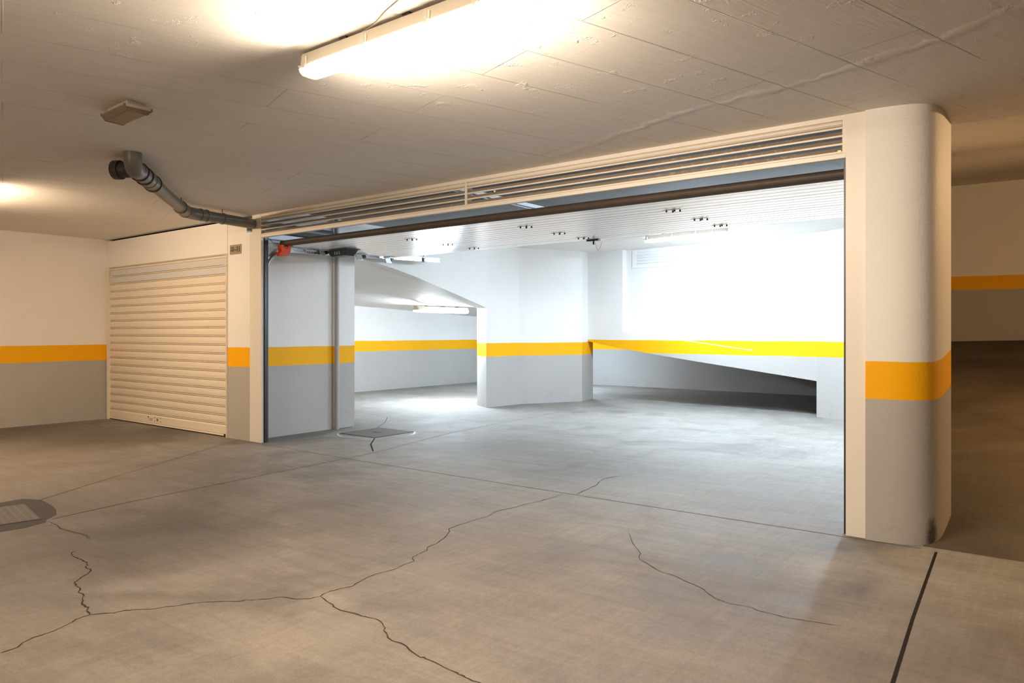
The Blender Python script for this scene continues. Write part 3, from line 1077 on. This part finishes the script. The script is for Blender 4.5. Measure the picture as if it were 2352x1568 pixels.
for yj in joints[1:4]:
    for xh in (-5.22, -3.80, -2.40):
        m = MB()
        m.box(xh - 0.07, xh + 0.07, yj - 0.028, yj + 0.028, DZ - 0.003, DZ)
        h_ = m.build('hinge', [M_DOORPANEL], dr, o_)
        for dx, dy in ((-0.045, -0.018), (-0.008, 0.018), (0.022, -0.018), (0.052, 0.016)):
            m = MB()
            m.tube([(xh + dx, yj + dy, DZ - 0.003), (xh + dx, yj + dy, DZ - 0.014)], 0.007, 10)
            m.build('screw', [M_INK], h_, o_)
m = MB()
m.box(-3.87, -3.73, 6.30, 6.345, DZ - 0.012, DZ - 0.001)
m.box(-3.80, -3.785, 6.31, 6.325, DZ - 0.05, DZ)
lb = m.build('lock_bracket', [M_BLACK], dr, o_)
m = MB()
m.tube([(-3.79, 6.33, DZ - 0.02), (-3.76, 6.33, DZ - 0.10), (-3.745, 6.33, DZ - 0.11), (-3.73, 6.33, DZ - 0.10), (-3.70, 6.33, DZ - 0.02)], 0.0025, 6)
m.build('pull_loop', [M_STEEL], lb, o_)
# black recessed pull near the left edge
m = MB()
yc, xc = 5.36, -6.52
a_ = [(-0.20, -0.10), (0.20, -0.10), (0.20, 0.10), (-0.20, 0.10)]
rows = []
for z, k in ((DZ - 0.002, 1.0), (DZ - 0.006, 1.0), (DZ - 0.01, 0.86), (DZ - 0.075, 0.62)):
    rows.append([(xc + x * k, yc + y * k, z) for x, y in a_])
m.grid(rows, 0, False, True)
m.face(list(reversed(rows[-1])))
hp = m.build('pull_handle', [M_BLACK], dr, o_, 0.004)
hp['label'] = 'black cup-shaped pull handle'
for dx in (-0.035, 0.0, 0.04):
    B(xc + dx, xc + dx + 0.012, yc - 0.083, yc - 0.07, DZ - 0.06, DZ - 0.025).build('handle_rib', [M_DOORPANEL], hp, o_)
for yj, w_ in ((5.24, 0.045), (5.78, 0.07), (6.24, 0.07)):
    m = MB()
    m.extrude_x([(yj - w_, DZ + 0.03), (yj + w_ * 0.3, DZ + 0.03), (yj + w_, DZ - 0.07), (yj - w_ * 0.3, DZ - 0.07)], -6.735, -6.72)
    m.box(-6.735, -6.60, yj - w_, yj + w_ * 0.3, DZ - 0.006, DZ - 0.001)
    pb = m.build('roller_bracket', [M_STEELPLATE], dr, o_)
    m = MB()
    m.tube([(-6.735, yj + w_ + 0.03, DZ - 0.02), (-6.80, yj + w_ + 0.03, DZ - 0.02)], 0.022, 14)
    m.build('roller', [M_BLACK], pb, o_)
# orange bottom bracket at the door's left corner, with cable
m = MB()
for x in (-6.725, -6.665):
    pr = [(4.63, DZ - 0.10), (4.66, DZ - 0.125), (4.72, DZ - 0.115), (4.765, DZ - 0.07), (4.775, DZ - 0.012), (4.80, DZ - 0.008), (4.80, DZ + 0.002),
          (4.735, DZ + 0.002), (4.735, DZ - 0.03), (4.71, DZ - 0.045), (4.685, DZ - 0.03), (4.685, DZ + 0.002), (4.655, DZ + 0.002), (4.66, DZ - 0.075)]
    m.extrude_x(pr, x, x + 0.012)
m.box(-6.725, -6.655, 4.645, 4.70, DZ - 0.12, DZ - 0.085)
m.box(-6.725, -6.655, 4.655, 4.69, DZ - 0.05, DZ - 0.002)
ob = m.build('corner_bracket', [M_ORANGE], dr, o_)
ob['label'] = 'orange corner bracket'
m = MB()
m.tube([(-6.69, 4.78, DZ - 0.035), (-6.69, 4.86, DZ - 0.03), (-6.69, 4.95, DZ - 0.028)], 0.004, 6)
hook = []
for k in range(14):
    a = math.radians(250 * k / 13)
    hook.append((-6.69, 4.975 - 0.024 * math.cos(a), DZ - 0.03 - 0.024 * math.sin(a)))
m.tube(hook, 0.004, 6)
for k in range(3):
    m.tube([(-6.69, 5.02 + k * 0.03, DZ - 0.01), (-6.69, 5.035 + k * 0.03, DZ - 0.045)], 0.005, 6)
m.tube([(-6.69, 5.0, DZ - 0.028), (-6.69, 5.13, DZ - 0.024)], 0.005, 6)
m.build('cable_hook', [M_STEEL], ob, o_)

# ------------------------------------------------------------------ door track on the left
tk = thing('door_track', 'galvanised steel door track curving up the left garage jamb', 'track', (-6.79, 4.56, 0))
o_ = tk.location


def channel(path, w, t, name, parent=tk, mat=M_STEEL):
    """C-channel swept along a path in a plane of constant x (open side facing +x)"""
    m = MB()
    rows = []
    P = [Vector((0, y, z)) for y, z in path]
    for i, p in enumerate(P):
        tdir = (P[min(i + 1, len(P) - 1)] - P[max(i - 1, 0)]).normalized()
        s = Vector((0, -tdir.z, tdir.y))
        sec = [(0.0, -w / 2), (0.030, -w / 2), (0.030, -w / 2 + t), (t, -w / 2 + t), (t, w / 2 - t), (0.030, w / 2 - t), (0.030, w / 2), (0.0, w / 2)]
        rows.append([(-6.815 + a, p.y + s.y * b, p.z + s.z * b) for a, b in sec])
    m.grid(rows, 0, False, True)
    m.face(list(reversed(rows[0])))
    m.face(rows[-1])
    return m.build(name, [mat], parent, o_)


arc = [(4.545 + 0.26 * (1 - math.cos(math.radians(a))), 1.80 + 0.27 * math.sin(math.radians(a))) for a in range(0, 91, 9)]
channel([(4.545, 0.0), (4.545, 1.80)], 0.045, 0.004, 'vertical_rail')
channel(arc, 0.05, 0.004, 'curved_rail')['label'] = 'curved corner rail'
channel([(4.805, 2.07), (7.27, 2.145)], 0.055, 0.004, 'horizontal_rail')
channel([(4.9, 2.155), (6.9, 2.225)], 0.04, 0.004, 'upper_rail')
m = MB()
m.box(-6.80, -6.785, 6.95, 6.985, 2.10, 2.54)
m.box(-6.815, -6.76, 6.93, 7.0, 2.10, 2.115)
m.build('hanger', [M_STEELPLATE], tk, o_)
m = MB()
m.tube([(-6.76, 6.45, 2.19), (-6.76, 6.75, 2.205)], 0.012, 10)
m.tube([(-6.76, 6.75, 2.205), (-6.76, 7.0, 2.215)], 0.005, 8)
m.build('spring', [M_BLACK], tk, o_)['label'] = 'black spring end'
m = MB()
m.tube([(-6.80, 4.52, 2.22), (-6.76, 4.62, 2.13)], 0.003, 6)
m.build('lift_cable', [M_BLACK], tk, o_)
B(-6.83, -6.80, 4.53, 4.565, 1.775, 1.80).build('splice_plate', [M_STEELPLATE], tk, o_)

# centre operator rail hanging over the open door
m = MB()
m.box(-4.385, -4.335, 4.75, 7.0, 2.44, 2.475)
m.box(-4.395, -4.385, 4.75, 7.0, 2.435, 2.48)
for y in (5.4, 6.6):
    m.box(-4.37, -4.35, y, y + 0.03, 2.475, 2.54)
tag(m.build('ceiling_rail', [M_STEELPLATE]), 'slim metal rail under the garage ceiling above the open door', 'rail')

# ------------------------------------------------------------------ vent in the recess
vg = thing('wall_vent', 'white slatted vent high in the recess of the garage back wall', 'vent', (*onp(-5.2, D - 0.01), 2.23))
m = MB()
vx0, vx1 = -5.745, -4.55


def vpt(x, back, z):
    a, b = onp(x, D - back)
    return (a, b, z)


def vbox(mb, xa, xb, za, zb, t0, t1):
    q = [vpt(xa, t0, za), vpt(xb, t0, za), vpt(xb, t0, zb), vpt(xa, t0, zb)]
    r = [vpt(xa, t1, za), vpt(xb, t1, za), vpt(xb, t1, zb), vpt(xa, t1, zb)]
    for i in range(4):
        j = (i + 1) % 4
        mb.face([q[i], q[j], r[j], r[i]])
    mb.face(r)


for a in ((vx0, vx1, 2.23, 2.26), (vx0, vx1, 2.49, 2.52), (vx0, vx0 + 0.07, 2.26, 2.49), (vx1 - 0.07, vx1, 2.26, 2.49)):
    vbox(m, *a, 0.0, 0.02)
m.build('vent_frame', [M_VENT], vg, vg.location)
for k in range(5):
    m = MB()
    z = 2.265 + k * 0.045
    xa, xb = vx0 + 0.07, vx1 - 0.07
    m.face([vpt(xa, 0.018, z), vpt(xb, 0.018, z), vpt(xb, 0.002, z + 0.04), vpt(xa, 0.002, z + 0.04)])
    m.face([vpt(xa, 0.018, z), vpt(xb, 0.018, z), vpt(xb, 0.018, z - 0.006), vpt(xa, 0.018, z - 0.006)])
    m.build('vent_slat', [M_VENT], vg, vg.location)


# ------------------------------------------------------------------ floor gratings
def grating(label, cx, cy, size, rot, nb, slot):
    g = thing('floor_grate', label, 'grate', (cx, cy, 0), rot)
    h = size / 2
    B(-h, h, -h, h, 0.0008, 0.002).build('recess_bed', [M_PIT], g)
    m = MB()
    for k in range(nb):
        u = -h + 0.008 + (size - 0.016) * (k + 0.5) / nb
        wv = (size - 0.016) / nb * 0.33
        m.box(u - wv, u + wv, -h + 0.008, h - 0.008, 0.002, 0.006)
    for k in range(nb // 2):
        u = -h + 0.008 + (size - 0.016) * (k + 0.5) / (nb // 2)
        m.box(-h + 0.008, h - 0.008, u - 0.006, u + 0.006, 0.002, 0.0056)
    gr = m.build('grating', [M_GRATE], g)
    if slot:
        B(-0.055, 0.055, -0.022, 0.022, 0.006, 0.0075).build('lift_slot', [M_PIT], gr)['label'] = 'dark lifting slot'
    return g


grating('square iron grating in a dark concrete patch, lower left edge', -5.375, 1.585, 0.545, math.radians(-9.5), 26, False)
grating('square ribbed drain cover inside the garage beside the left wall', -6.37, 5.74, 0.62, 0.0, 30, True)
